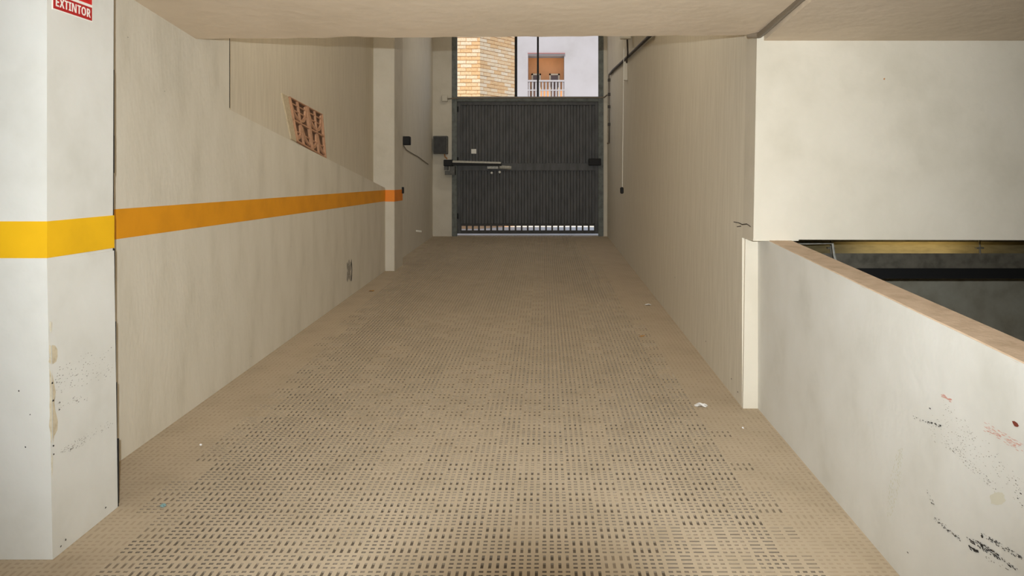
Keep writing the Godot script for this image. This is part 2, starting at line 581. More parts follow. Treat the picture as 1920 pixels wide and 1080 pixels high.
# clay ventilation blocks set askew in the upper wall
func build_lattice() -> void:
	var x := XLU
	var c00 := on_side(538, 181, x)    # top near
	var c10 := on_side(600, 214, x)    # top far
	var c11 := on_side(607, 297, x)    # bottom far
	var c01 := on_side(554, 266, x)    # bottom near
	var put := func(s: float, t: float, o: float) -> Vector3:
		return c00.lerp(c10, s).lerp(c01.lerp(c11, s), t) + Vector3(o, 0, 0)
	var root := node("ventilation_block")
	root.position = put.call(0.5, 1.0, 0.0)
	tag(root, "terracotta lattice ventilation block set askew above the sloping ledge", "vent block")
	var back := -root.position
	var slab := func(s0: float, s1: float, t0: float, t1: float, o0: float, o1: float) -> SurfaceTool:
		var st := new_st()
		hexa(st, [put.call(s0, t0, o0) + back, put.call(s1, t0, o0) + back, put.call(s1, t1, o0) + back, put.call(s0, t1, o0) + back],
			[put.call(s0, t0, o1) + back, put.call(s1, t0, o1) + back, put.call(s1, t1, o1) + back, put.call(s0, t1, o1) + back])
		return st
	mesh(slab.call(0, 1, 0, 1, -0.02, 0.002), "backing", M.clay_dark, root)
	mesh(slab.call(-0.16, -0.005, 0.0, 1.0, -0.02, 0.012), "mortar_bed", M.mortar_raw, root).set_meta("label", "pale raw mortar beside the lattice")
	var bars := [[0.0, 0.012], [0.475, 0.498], [0.512, 0.535], [0.985, 1.0]]
	for b in bars:
		mesh(slab.call(b[0], b[1], 0, 1, 0.004, 0.03), "lattice_bar", M.clay, root)
	for b in [[0.0, 0.02], [0.485, 0.52], [0.965, 1.0]]:
		mesh(slab.call(0, 1, b[0], b[1], 0.004, 0.027), "lattice_bar", M.clay, root)
	for s in [0.23, 0.76]:
		mesh(slab.call(s - 0.011, s + 0.011, 0, 1, 0.004, 0.024), "lattice_bar", M.clay, root)
	for t in [0.12, 0.26, 0.74]:
		mesh(slab.call(0.02, 0.98, t - 0.012, t + 0.012, 0.004, 0.018), "lattice_bar", M.clay, root)
	# quarter circles in each opening
	for i in 4:
		for j in 2:
			var st := new_st()
			var s0: float = [0.02, 0.246, 0.54, 0.776][i]
			var s1: float = [0.214, 0.47, 0.744, 0.98][i]
			var t0: float = [0.05, 0.55][j]
			var t1: float = [0.46, 0.93][j]
			var flip := (i + j) % 2 == 0
			for k in 6:
				var p := []
				for q in [[k, 1.0], [k + 1, 1.0], [k + 1, 0.86], [k, 0.86]]:
					var a: float = PI / 2 * q[0] / 6.0
					var ss := sin(a) * float(q[1])
					var tt := cos(a) * float(q[1])
					if flip: ss = 1.0 - ss
					p.append([lerpf(s0, s1, ss), lerpf(t0, t1, tt)])
				var lo := []
				var hi := []
				for q in p:
					lo.append(put.call(q[0], q[1], 0.004) + back)
					hi.append(put.call(q[0], q[1], 0.022) + back)
				hexa(st, lo, hi)
			mesh(st, "lattice_curve", M.clay, root)

# ---------------------------------------------------------------- walls on the right
const XR := 1.190
const XP := 1.280

func parapet_top(d: float) -> float:
	return 1.150 + (d - 4.51) * 0.0569

func build_right() -> void:
	var st := new_st()
	# upper part reaches 0.25 m further out than the lower end
	hexa(st, [Vector3(XR, 1.155, -4.565), Vector3(1.45, 1.155, -4.565), Vector3(1.45, 1.155, -15.5), Vector3(XR, 1.155, -15.5)],
		[Vector3(XR + 0.026, 2.42, -4.565), Vector3(1.45, 2.42, -4.565), Vector3(1.45, 2.42, -15.5), Vector3(XR, 2.42, -15.5)])
	hexa(st, [Vector3(XR + 0.026, 2.42, -4.72), Vector3(1.45, 2.42, -4.72), Vector3(1.45, 2.42, -15.5), Vector3(XR, 2.42, -15.5)],
		[Vector3(XR + 0.026, TOP, -4.72), Vector3(1.45, TOP, -4.72), Vector3(1.45, TOP, -15.5), Vector3(XR, TOP, -15.5)])
	hexa(st, [Vector3(XR, -0.2, -4.82), Vector3(1.45, -0.2, -4.82), Vector3(1.45, 0, -15.5), Vector3(XR, 0, -15.5)],
		[Vector3(XR, 1.155, -4.82), Vector3(1.45, 1.155, -4.82), Vector3(1.45, 1.155, -15.5), Vector3(XR, 1.155, -15.5)])
	var w := mesh(st, "wall_right", M.render)
	struct(w, "long beige plastered ramp wall with brushed vertical streaks", "wall")
	# stub that carries the overhanging wall end
	st = new_st()
	hexa(st, [Vector3(1.186, -0.2, -4.80), Vector3(1.32, -0.2, -4.80), Vector3(1.32, -0.2, -4.9), Vector3(1.186, -0.2, -4.9)],
		[Vector3(1.205, 1.150, -4.80), Vector3(1.32, 1.150, -4.80), Vector3(1.32, 1.150, -4.9), Vector3(1.205, 1.150, -4.9)])
	var stub := mesh(st, "wall_stub", M.cream)
	struct(stub, "narrow white wall end between the ramp wall and the parapet", "pillar")
	# cross wall over the lower ramp
	st = new_st()
	hexa(st, [Vector3(XR, 1.163, -4.56), Vector3(6.6, 1.150, -4.56), Vector3(6.6, 1.150, -4.80), Vector3(XR, 1.163, -4.80)],
		[Vector3(XR + 0.026, 2.62, -4.56), Vector3(6.6, 2.62, -4.56), Vector3(6.6, 2.62, -4.80), Vector3(XR + 0.026, 2.62, -4.80)])
	var cw := mesh(st, "wall_cross", M.cream)
	struct(cw, "cream cross wall above the dark opening to the lower ramp", "wall")
	# parapet
	st = new_st()
	prism_x(st, [Vector2(4.86, -3.2), Vector2(4.86, parapet_top(4.86)), Vector2(0.0, parapet_top(0.0)), Vector2(-5.0, parapet_top(0.0)), Vector2(-5.0, -3.2)], XP, XP + 0.13)
	var pw := mesh(st, "wall_parapet", M.paint)
	struct(pw, "low white parapet with black scuffs and a tan sloping top", "parapet")
	st = new_st()
	var n := 40
	for k in n:
		var d0 := 4.57 - 6.0 * k / n
		var d1 := 4.57 - 6.0 * (k + 1) / n
		var a0 := 0.0015 * sin(k * 1.9); var a1 := 0.0015 * sin((k + 1) * 1.9)
		hexa(st, [Vector3(XP + a0 + 0.001, parapet_top(d0) - 0.004, -d0), Vector3(XP + 0.131, parapet_top(d0) - 0.004, -d0), Vector3(XP + 0.131, parapet_top(d1) - 0.004, -d1), Vector3(XP + a1 + 0.001, parapet_top(d1) - 0.004, -d1)],
			[Vector3(XP + a0 + 0.004, parapet_top(d0) + 0.004, -d0), Vector3(XP + 0.129, parapet_top(d0) + 0.004, -d0), Vector3(XP + 0.129, parapet_top(d1) + 0.004, -d1), Vector3(XP + a1 + 0.004, parapet_top(d1) + 0.004, -d1)])
	mesh(st, "coping", M.coping, pw).set_meta("label", "bare tan top of the parapet")

# ---------------------------------------------------------------- ceilings
func build_ceiling() -> void:
	# deep slab over the lens: its underside falls towards the ramp, its edge is a little ragged
	var st := new_st()
	var n := 48
	for k in n:
		var e := []
		for q in [k, k + 1]:
			var f := float(q) / n
			var x := lerpf(-2.6, 1.262, f)
			var d := lerpf(4.835, 4.60, (x + 2.107) / 3.33)
			var y := lerpf(2.355, 2.335, (x + 2.107) / 3.33)
			var slope := lerpf(0.099, 0.06, clampf((x + 2.107) / 3.33, 0.0, 1.0))
			var u := CENTRE.x + x / d * FOCAL
			var chip := 0.012 * exp(-pow((u - 655.0) / 22.0, 2.0)) + 0.0015 * sin(q * 2.3) + 0.001 * sin(q * 5.1)
			e.append([x, d, y + chip, slope, y])
		var a: Array = e[0]
		var b: Array = e[1]
		var pt := func(s: Array, d: float) -> Vector3:
			return Vector3(s[0], s[4] + s[3] * (s[1] - d), -d)
		var a0 := Vector3(a[0], a[2], -a[1]); var b0 := Vector3(b[0], b[2], -b[1])
		var a1: Vector3 = pt.call(a, a[1] - 0.03); var b1: Vector3 = pt.call(b, b[1] - 0.03)
		var a2: Vector3 = pt.call(a, 1.0); var b2: Vector3 = pt.call(b, 1.0)
		quad(st, a0, b0, b1, a1, Vector3.DOWN)
		quad(st, a1, b1, b2, a2, Vector3.DOWN)
		quad(st, a0, b0, Vector3(b[0], TOP, -b[1]), Vector3(a[0], TOP, -a[1]), Vector3.FORWARD)
		quad(st, a2, b2, Vector3(b[0], TOP, -1.0), Vector3(a[0], TOP, -1.0), Vector3.BACK)
		quad(st, Vector3(a[0], TOP, -1.0), Vector3(b[0], TOP, -1.0), Vector3(b[0], TOP, -b[1]), Vector3(a[0], TOP, -a[1]), Vector3.UP)
	var c := mesh(st, "ceiling", M.soffit)
	struct(c, "tan concrete ceiling slab ending in a ragged edge over the ramp", "ceiling")
	# lower slab beside it
	st = new_st()
	hexa(st, [Vector3(1.25, 2.294 + 0.06 * 3.56, -1.0), Vector3(6.8, 2.294 + 0.06 * 3.56, -1.0), Vector3(6.8, 2.294, -4.6), Vector3(1.25, 2.294, -4.6)],
		[Vector3(1.25, 2.9, -1.0), Vector3(6.8, 2.9, -1.0), Vector3(6.8, 2.9, -4.6), Vector3(1.25, 2.9, -4.6)])
	struct(mesh(st, "ceiling_side", M.soffit), "smooth tan ceiling beside the pipe above the cross wall", "ceiling")
	# hall ceiling behind the lens, roof over the ramp
	st = new_st()
	wbox(st, -5.4, 6.8, 2.70, 2.9, 1.0, -5.4)
	wbox(st, -5.4, -2.5, 2.70, 2.9, 3.6, 1.0)
	struct(mesh(st, "ceiling_hall", M.soffit), "flat tan hall ceiling at the ramp foot", "ceiling")
	st = new_st()
	wbox(st, -2.8, 1.6, TOP, TOP + 0.2, 0.9, 15.5)
	struct(mesh(st, "ceiling_ramp", M.cream), "high flat ceiling over the upper ramp", "ceiling")

# ---------------------------------------------------------------- wall that holds the gate
const DG := 15.2
func build_gate_wall() -> void:
	var st := new_st()
	wcbox(st, -2.8, -1.735, -0.1, TOP, DG, 15.5, 0.006)
	struct(mesh(st, "wall_gate_hinge", M.cream), "plastered wall strip carrying the grey control box beside the gate", "wall")
	st = new_st()
	wcbox(st, 1.105, 1.5, -0.1, TOP, DG, 15.5, 0.006)
	struct(mesh(st, "wall_gate_lock", M.cream), "thin pale wall strip between the gate post and ramp wall", "wall")

# ---------------------------------------------------------------- hall behind the photographer
func build_hall() -> void:
	var st := new_st()
	wbox(st, -5.4, 6.8, -3.2, 2.9, -5.0, -5.25)
	struct(mesh(st, "wall_back", M.paint), "white wall at the back of the garage hall", "wall")
	st = new_st()
	wbox(st, -5.4, -5.0, -0.4, 2.9, 3.6, -5.2)
	struct(mesh(st, "wall_hall_side", M.paint), "white side wall of the garage hall", "wall")
	st = new_st()
	wbox(st, -5.4, -2.3, -0.4, 2.9, 3.35, 3.6)
	struct(mesh(st, "wall_hall_return", M.paint), "white wall joining the column and hall side", "wall")
	st = new_st()
	wbox(st, 6.5, 6.8, -3.2, 2.9, 9.4, -5.2)
	struct(mesh(st, "wall_lower_side", M.paint), "white side wall above the lower ramp", "wall")

# ---------------------------------------------------------------- the lower ramp beyond the parapet
func build_lower_ramp() -> void:
	var st := new_st()
	wbox(st, 1.3, 6.8, -3.2, -2.9, 9.4, -5.2)
	struct(mesh(st, "floor_lower", M.concrete), "floor of the lower ramp deep behind the parapet", "floor")
	st = new_st()
	wbox(st, 1.3, 6.8, -3.2, 1.9, 9.2, 9.4)
	struct(mesh(st, "wall_lower_end", M.lower_wall), "dim green-grey wall at the end of the lower ramp", "wall")
	st = new_st()
	wbox(st, 1.3, 6.8, 1.7, 1.9, 4.8, 9.3)
	struct(mesh(st, "ceiling_lower", M.lower_wall), "dark ceiling over the end of the lower ramp", "ceiling")
	st = new_st()
	wbox(st, 1.3, 1.46, -3.2, 1.2, 4.86, 9.4)
	struct(mesh(st, "wall_lower_inner", M.lower_wall), "inner side wall of the lower ramp", "wall")
	# steel lintel with a bright sloping upper face
	var d := 6.6
	var y := func(v: float) -> float: return EYE - (v - CENTRE.y) * d / FOCAL
	var root := node("steel_lintel")
	root.position = Vector3(3.0, y.call(525), -d)
	tag(root, "dark steel lintel with a yellowish sloping lip beyond the parapet", "lintel")
	var k := -root.position
	st = new_st()
	var bx := func(s: SurfaceTool, v0: float, v1: float, z0: float, z1: float) -> void:
		box(s, Vector3(1.44 - 3.0, y.call(v1) + k.y, z0), Vector3(6.55 - 3.0, y.call(v0) + k.y, z1))
	bx.call(st, 475, 503, -0.22, 0.0)
	mesh(st, "web", M.steel_dark, root)
	st = new_st()
	bx.call(st, 503, 527, -0.22, -0.16)
	mesh(st, "lower_flange", M.black, root)
	st = new_st()
	var p0 := Vector3(-1.56, y.call(475) + k.y, 0.0)
	var p1 := Vector3(3.55, y.call(475) + k.y, 0.0)
	var q0 := Vector3(-1.56, y.call(456) + k.y, -0.14)
	var q1 := Vector3(3.55, y.call(456) + k.y, -0.14)
	hexa(st, [p0, p1, p1 + Vector3(0, 0, -0.02), p0 + Vector3(0, 0, -0.02)], [q0, q1, q1 + Vector3(0, 0, -0.02), q0 + Vector3(0, 0, -0.02)])
	mesh(st, "sloping_lip", M.steel_yellow, root)
	st = new_st()
	box(st, Vector3(1.46 - 3.0, y.call(458) + k.y, -0.22), Vector3(6.45 - 3.0, 1.70 + k.y, -0.14))
	mesh(st, "upper_flange", M.steel_dark, root)
	for u in [1834.0, 1556.0]:
		st = new_st()
		var x: float = (u - CENTRE.x) * d / FOCAL - 3.0
		tube(st, [Vector3(x, y.call(449) + k.y, 0.02), Vector3(x, y.call(476) + k.y, 0.03)], 0.008, 8)
		box(st, Vector3(x - 0.03, y.call(466) + k.y, 0.005), Vector3(x + 0.03, y.call(463) + k.y, 0.035))
		mesh(st, "hanger_clip", M.steel_dark, root)
	st = new_st()
	tube(st, [at(1516, 456, 6.0) + Vector3(-0.55, 0, 0), at(1516, 456, 6.0), at(1561, 456, 6.0), at(1564, 478, 6.0), at(1570, 500, 6.0)], 0.010, 8)
	tag(mesh(st, "drain_pipe", M.galvanised), "thin bent grey pipe in the gap behind the parapet corner", "pipe")

# ---------------------------------------------------------------- outside
func build_outside() -> void:
	var st := new_st()
	wbox(st, -40, 40, 0.0, 0.412, 15.5, 59.0)
	struct(mesh(st, "pavement", M.street), "bright street pavement glimpsed beneath the gate", "pavement")
	build_bricks()
	build_building()

func build_bricks() -> void:
	var root := node("brick_pier")
	root.position = Vector3(-1.41, 0.41, -17.5)
	tag(root, "sunlit cream and orange brick pier outside above the gate", "brick wall")
	var corner := Vector3(0, 0, 0)
	var left := Vector3(-1.3, 0, 0)
	var right := Vector3(-0.64 + 1.41, 0, -1.1)
	var st := new_st()
	var hgt := 4.9
	var inset := 0.008
	# core, set back behind the brick faces
	var a := corner + Vector3(-0.004, 0, -inset)
	var core := [left + Vector3(0, 0, -inset), a, right + Vector3(-0.006, 0, -0.004), Vector3(-1.3, 0, -1.1)]
	var up := Vector3(0, hgt, 0)
	hexa(st, core, [core[0] + up, core[1] + up, core[2] + up, core[3] + up])
	mesh(st, "core", M.mortar, root)
	var course := 0.082
	var shapes := {}
	for face in 2:
		var p0: Vector3 = left if face == 0 else corner
		var p1: Vector3 = corner if face == 0 else right
		var dir := (p1 - p0).normalized()
		var out := Vector3(0, 0, 1) if face == 0 else Vector3(-dir.z, 0, dir.x).normalized()
		if out.z < 0: out = -out
		var length := (p1 - p0).length()
		for r in range(33, 59):
			var s := 0.0 if r % 2 == 0 else -0.125
			while s < length - 0.02:
				var s0 := maxf(s, 0.0)
				var s1 := minf(s + 0.238, length)
				if s1 - s0 > 0.03 and not (face == 0 and s1 < 0.45):
					var st2 := new_st()
					var y0 := r * course + 0.008
					var y1 := (r + 1) * course - 0.006
					var o := out * rng.randf_range(-0.002, 0.004)
					var b0 := p0 + dir * s0 + o; var b1 := p0 + dir * s1 + o
					var inn := out * -0.05
					hexa(st2, [b0 + Vector3(0, y0, 0), b1 + Vector3(0, y0, 0), b1 + inn + Vector3(0, y0, 0), b0 + inn + Vector3(0, y0, 0)],
						[b0 + Vector3(0, y1, 0), b1 + Vector3(0, y1, 0), b1 + inn + Vector3(0, y1, 0), b0 + inn + Vector3(0, y1, 0)])
					mesh(st2, "brick", M.brick[rng.randi() % 4], root)
				s += 0.25

func build_building() -> void:
	var d := 60.0
	var root := node("apartment_building")
	root.position = Vector3(0, 0.41, -d)
	tag(root, "white apartment block with an orange balcony recess across the street", "building")
	var lx := func(u: float) -> float: return (u - CENTRE.x) * d / FOCAL
	var ly := func(v: float) -> float: return EYE - (v - CENTRE.y) * d / FOCAL - 0.41
	var x0: float = lx.call(990); var x1: float = lx.call(1058)
	var y0: float = ly.call(181); var y1: float = ly.call(104)
	var st := new_st()
	box(st, Vector3(-14, -0.4, -6), Vector3(x0, 19, 0))
	box(st, Vector3(x1, -0.4, -6), Vector3(16, 19, 0))
	box(st, Vector3(x0, -0.4, -6), Vector3(x1, y0, 0))
	box(st, Vector3(x0, y1, -6), Vector3(x1, 19, 0))
	mesh(st, "facade", M.facade, root)
	st = new_st()
	box(st, Vector3(x0, y0, -6), Vector3(x1, y1, -1.3))
	mesh(st, "recess_wall", M.loggia, root).set_meta("label", "orange back wall of the balcony recess")
	st = new_st()
	box(st, Vector3(x0 - 0.02, y1 + 0.12, 0.0), Vector3(x1 + 0.05, y1 + 0.19, 0.12))
	mesh(st, "ledge", M.awning, root)
	for c in [[996.0, 1014.0], [1030.0, 1050.0]]:
		var a: float = lx.call(c[0]); var b: float = lx.call(c[1])
		var t: float = ly.call(134)
		st = new_st()
		box(st, Vector3(a, y0, -1.3), Vector3(a + 0.12, t, -1.22))
		box(st, Vector3(b - 0.12, y0, -1.3), Vector3(b, t, -1.22))
		box(st, Vector3(a, t - 0.12, -1.3), Vector3(b, t, -1.22))
		var f := mesh(st, "window_frame", M.window_frame, root)
		st = new_st()
		box(st, Vector3(a + 0.12, y0, -1.3), Vector3(b - 0.12, t - 0.12, -1.27))
		mesh(st, "pane", M.pane, f)
	var rail: float = ly.call(150)
	st = new_st()
	box(st, Vector3(x0, rail - 0.12, -0.16), Vector3(x1, rail, 0.03))
	mesh(st, "balustrade_rail", M.facade, root)
	st = new_st()
	box(st, Vector3(x0, ly.call(170), -0.12), Vector3(x1, ly.call(168), 0.0))
	mesh(st, "balustrade_rail", M.facade, root)
	for k in 11:
		var x := lerpf(x0 + 0.1, x1 - 0.1, k / 10.0)
		st = new_st()
		tube(st, [Vector3(x, y0, -0.06), Vector3(x, rail - 0.1, -0.06)], 0.065, 8)
		mesh(st, "baluster", M.facade, root)

# ---------------------------------------------------------------- gate
func gx(u: float) -> float: return (u - CENTRE.x) * 15.25 / FOCAL
func gy(v: float) -> float: return EYE - (v - CENTRE.y) * 15.25 / FOCAL

func sheet(x0: float, x1: float, y0: float, y1: float, waves: int) -> SurfaceTool:
	var st := new_st()
	var pts := []
	for k in waves:
		var w := (x1 - x0) / waves
		for q in [[0.0, 0.0], [0.36, 0.0], [0.46, 1.0], [0.90, 1.0]]:
			pts.append(Vector2(x0 + (k + float(q[0])) * w, -15.27 - 0.016 * float(q[1])))
	pts.append(Vector2(x1, -15.27))
	for i in pts.size() - 1:
		var a: Vector2 = pts[i]; var b: Vector2 = pts[i + 1]
		quad(st, Vector3(a.x, y0, a.y), Vector3(b.x, y0, b.y), Vector3(b.x, y1, b.y), Vector3(a.x, y1, a.y), Vector3.BACK)
		quad(st, Vector3(a.x, y0, a.y - 0.004), Vector3(b.x, y0, b.y - 0.004), Vector3(b.x, y1, b.y - 0.004), Vector3(a.x, y1, a.y - 0.004), Vector3.FORWARD)
	return st

func build_gate() -> void:
	# fixed steel frame: posts, transom and the bars of the open light above
	var fr := node("door_frame")
	struct(fr, "grey steel gate frame with two thin bars in the open light above", "door frame")
	var st := new_st()
	wcbox(st, gx(848), gx(857.5), 0.40, TOP, 15.2 - 0.015, 15.235, 0.004)
	wcbox(st, gx(848), gx(856.5), 0.40, TOP, 15.23, 15.36, 0.004)
	mesh(st, "post", M.gate_frame, fr)
	st = new_st()
	wcbox(st, gx(1121.5), gx(1131), 0.40, TOP, 15.2 - 0.015, 15.235, 0.004)
	wcbox(st, gx(1123), gx(1131), 0.40, TOP, 15.23, 15.36, 0.004)
	mesh(st, "post", M.gate_frame, fr)
	st = new_st()
	wcbox(st, gx(857), gx(1122), gy(191), gy(181.5), 15.2, 15.235, 0.004)
	wcbox(st, gx(857), gx(1122), gy(187.5), gy(181.5), 15.23, 15.36, 0.004)
	mesh(st, "transom", M.gate_frame, fr)
	st = new_st()
	wcbox(st, gx(965.0), gx(969.8), gy(183), TOP, 15.24, 15.30, 0.004)
	mesh(st, "mullion", M.black, fr)
	st = new_st()
	wcbox(st, gx(1006.8), gx(1010.4), gy(183), TOP, 15.24, 15.30, 0.004)
	mesh(st, "mullion", M.black, fr)
	# the leaf
	var g := node("garage_gate")
	tag(g, "dark grey ribbed steel gate leaf closing the top of the ramp", "gate")
	for q in [[857.0, 864.0], [1115.5, 1122.5]]:
		st = new_st()
		wcbox(st, gx(q[0]), gx(q[1]), gy(438), gy(188), 15.24, 15.30, 0.004)
		mesh(st, "stile", M.gate, g)
	for q in [[188.0, 197.0], [306.0, 320.0], [419.5, 423.5], [432.0, 438.0]]:
		st = new_st()
		wcbox(st, gx(863.5), gx(1116), gy(q[1]), gy(q[0]), 15.24, 15.30, 0.004)
		mesh(st, "rail", M.gate if q[0] < 400 else M.gate_dark, g)
	mesh(sheet(gx(863), gx(1116.5), gy(307), gy(195), 22), "ribbed_sheet", M.gate, g)
	mesh(sheet(gx(863), gx(1116.5), gy(421), gy(319), 22), "ribbed_sheet", M.gate, g)
	for k in 23:
		var u := lerpf(863.5, 1115.5, k / 22.0)
		st = new_st()
		wbox(st, gx(u - 1.6), gx(u + 1.6), gy(433), gy(423), 15.25, 15.29)
		mesh(st, "grille_bar", M.gate_dark, g)
	st = new_st()
	wcbox(st, gx(1103), gx(1126), gy(310.5), gy(297.5), 15.10, 15.24, 0.01)
	mesh(st, "lock_case", M.black, g).set_meta("label", "black lock case")
	st = new_st()
	wbox(st, gx(883.5), gx(893), gy(288), gy(279.5), 15.255, 15.262)
	mesh(st, "sticker", M.white_plastic, g).set_meta("label", "small white square sticker")
	for v in [205.0, 300.0, 405.0]:
		st = new_st()
		tube(st, [Vector3(gx(858.3), gy(v + 5), -15.21), Vector3(gx(858.3), gy(v - 5), -15.21)], 0.018, 10)
		mesh(st, "hinge", M.black, g)

func build_gate_fittings() -> void:
	var st: SurfaceTool
	# swing arm operator
	var op := node("gate_operator")
	tag(op, "aluminium swing-arm operator bolted across the gate middle", "gate operator")
	var z := 15.02
	var ox := func(u: float) -> float: return (u - CENTRE.x) * z / FOCAL
	var oy := func(v: float) -> float: return EYE - (v - CENTRE.y) * z / FOCAL
	st = new_st()
	hexa(st, [Vector3(ox.call(846), oy.call(310.5), -z - 0.05), Vector3(ox.call(940), oy.call(311), -z - 0.10), Vector3(ox.call(940), oy.call(311), -z), Vector3(ox.call(846), oy.call(310.5), -z + 0.05)],
		[Vector3(ox.call(846), oy.call(304), -z - 0.05), Vector3(ox.call(940), oy.call(306), -z - 0.10), Vector3(ox.call(940), oy.call(306), -z), Vector3(ox.call(846), oy.call(304), -z + 0.05)])
	mesh(st, "arm_body", M.black, op)
	st = new_st()
	hexa(st, [Vector3(ox.call(848), oy.call(305), -z - 0.045), Vector3(ox.call(939), oy.call(306.8), -z - 0.095), Vector3(ox.call(939), oy.call(306.8), -z + 0.012), Vector3(ox.call(848), oy.call(305), -z + 0.062)],
		[Vector3(ox.call(848), oy.call(301), -z - 0.04), Vector3(ox.call(939), oy.call(303.6), -z - 0.09), Vector3(ox.call(939), oy.call(303.6), -z - 0.01), Vector3(ox.call(848), oy.call(301), -z + 0.045)])
	mesh(st, "arm_cover", M.galvanised, op)
	st = new_st()
	wcbox(st, ox.call(832.5), ox.call(849), oy.call(311.5), oy.call(299.5), z - 0.08, z + 0.10, 0.01)
	mesh(st, "rear_housing", M.black, op)
	st = new_st()
	tube(st, [Vector3(ox.call(936), oy.call(313), -z - 0.05), Vector3(ox.call(958), oy.call(314.5), -z - 0.08)], 0.035, 10)
	mesh(st, "piston_rod", M.galvanised, op)
	st = new_st()
	wcbox(st, ox.call(913), ox.call(934), oy.call(316.5), oy.call(311.5), z + 0.04, z + 0.20, 0.004)
	mesh(st, "gate_bracket", M.galvanised, op)
	for q in [[921.0, 324.0], [936.0, 322.5]]:
		st = new_st()
		tube(st, [Vector3(ox.call(q[0]), oy.call(q[1]), -15.16), Vector3(ox.call(q[0]), oy.call(q[1]), -15.245)], 0.022, 10)
		mesh(st, "bolt", M.white_plastic, op)
	st = new_st()
	wcbox(st, ox.call(833), ox.call(840), oy.call(319), oy.call(311.5), z - 0.03, z + 0.10, 0.004)
	wcbox(st, ox.call(843), ox.call(853), oy.call(325), oy.call(311.5), z - 0.02, z + 0.16, 0.004)
	wcbox(st, ox.call(834), ox.call(853), oy.call(328), oy.call(320.5), z, z + 0.16, 0.004)
	mesh(st, "wall_bracket", M.box_grey, op)
	# control box with its cable
	var cb := node("control_box")
	cb.position = at(826.5, 289, 15.14)
	tag(cb, "dark grey electrical control box beside the gate", "control box")
	st = new_st()
	var s := 15.1 / FOCAL
	cbox(st, Vector3(-13.5 * s, 0, -0.06), Vector3(13.5 * s, 34 * s, 0.08), 0.012)
	mesh(st, "case", M.box_grey, cb)
	st = new_st()
	cbox(st, Vector3(-11.5 * s, 2 * s, 0.078), Vector3(11.5 * s, 32 * s, 0.092), 0.006)
	mesh(st, "cover", M.gate_dark, cb)
	st = new_st()
	tube(st, [Vector3(7 * s, 0.0, 0.0), Vector3(8 * s, -5 * s, 0.02), Vector3(11 * s, -7 * s, 0.02), Vector3(12 * s, -9.5 * s, 0.02)], 0.012, 8)
	mesh(st, "cable", M.copper, cb)
	# junction box and the conduit over the transom
	st = new_st()
	var p := at(834, 184.5, 15.17)
	cbox(st, p + Vector3(-0.055, -0.06, -0.03), p + Vector3(0.055, 0.06, 0.05), 0.01)
	tag(mesh(st, "junction_box", M.cream), "small beige junction box at the end of the transom conduit", "junction box")
	st = new_st()
	tube(st, [at(839, 185.5, 15.14), at(858, 184, 15.14), at(1000, 183, 15.14), at(1120, 183, 15.14), at(1133, 182.5, 15.10), at(1138.5, 178, 14.95)], 0.014, 8)
	tag(mesh(st, "transom_conduit", M.conduit), "thin grey conduit running along the gate transom", "conduit")

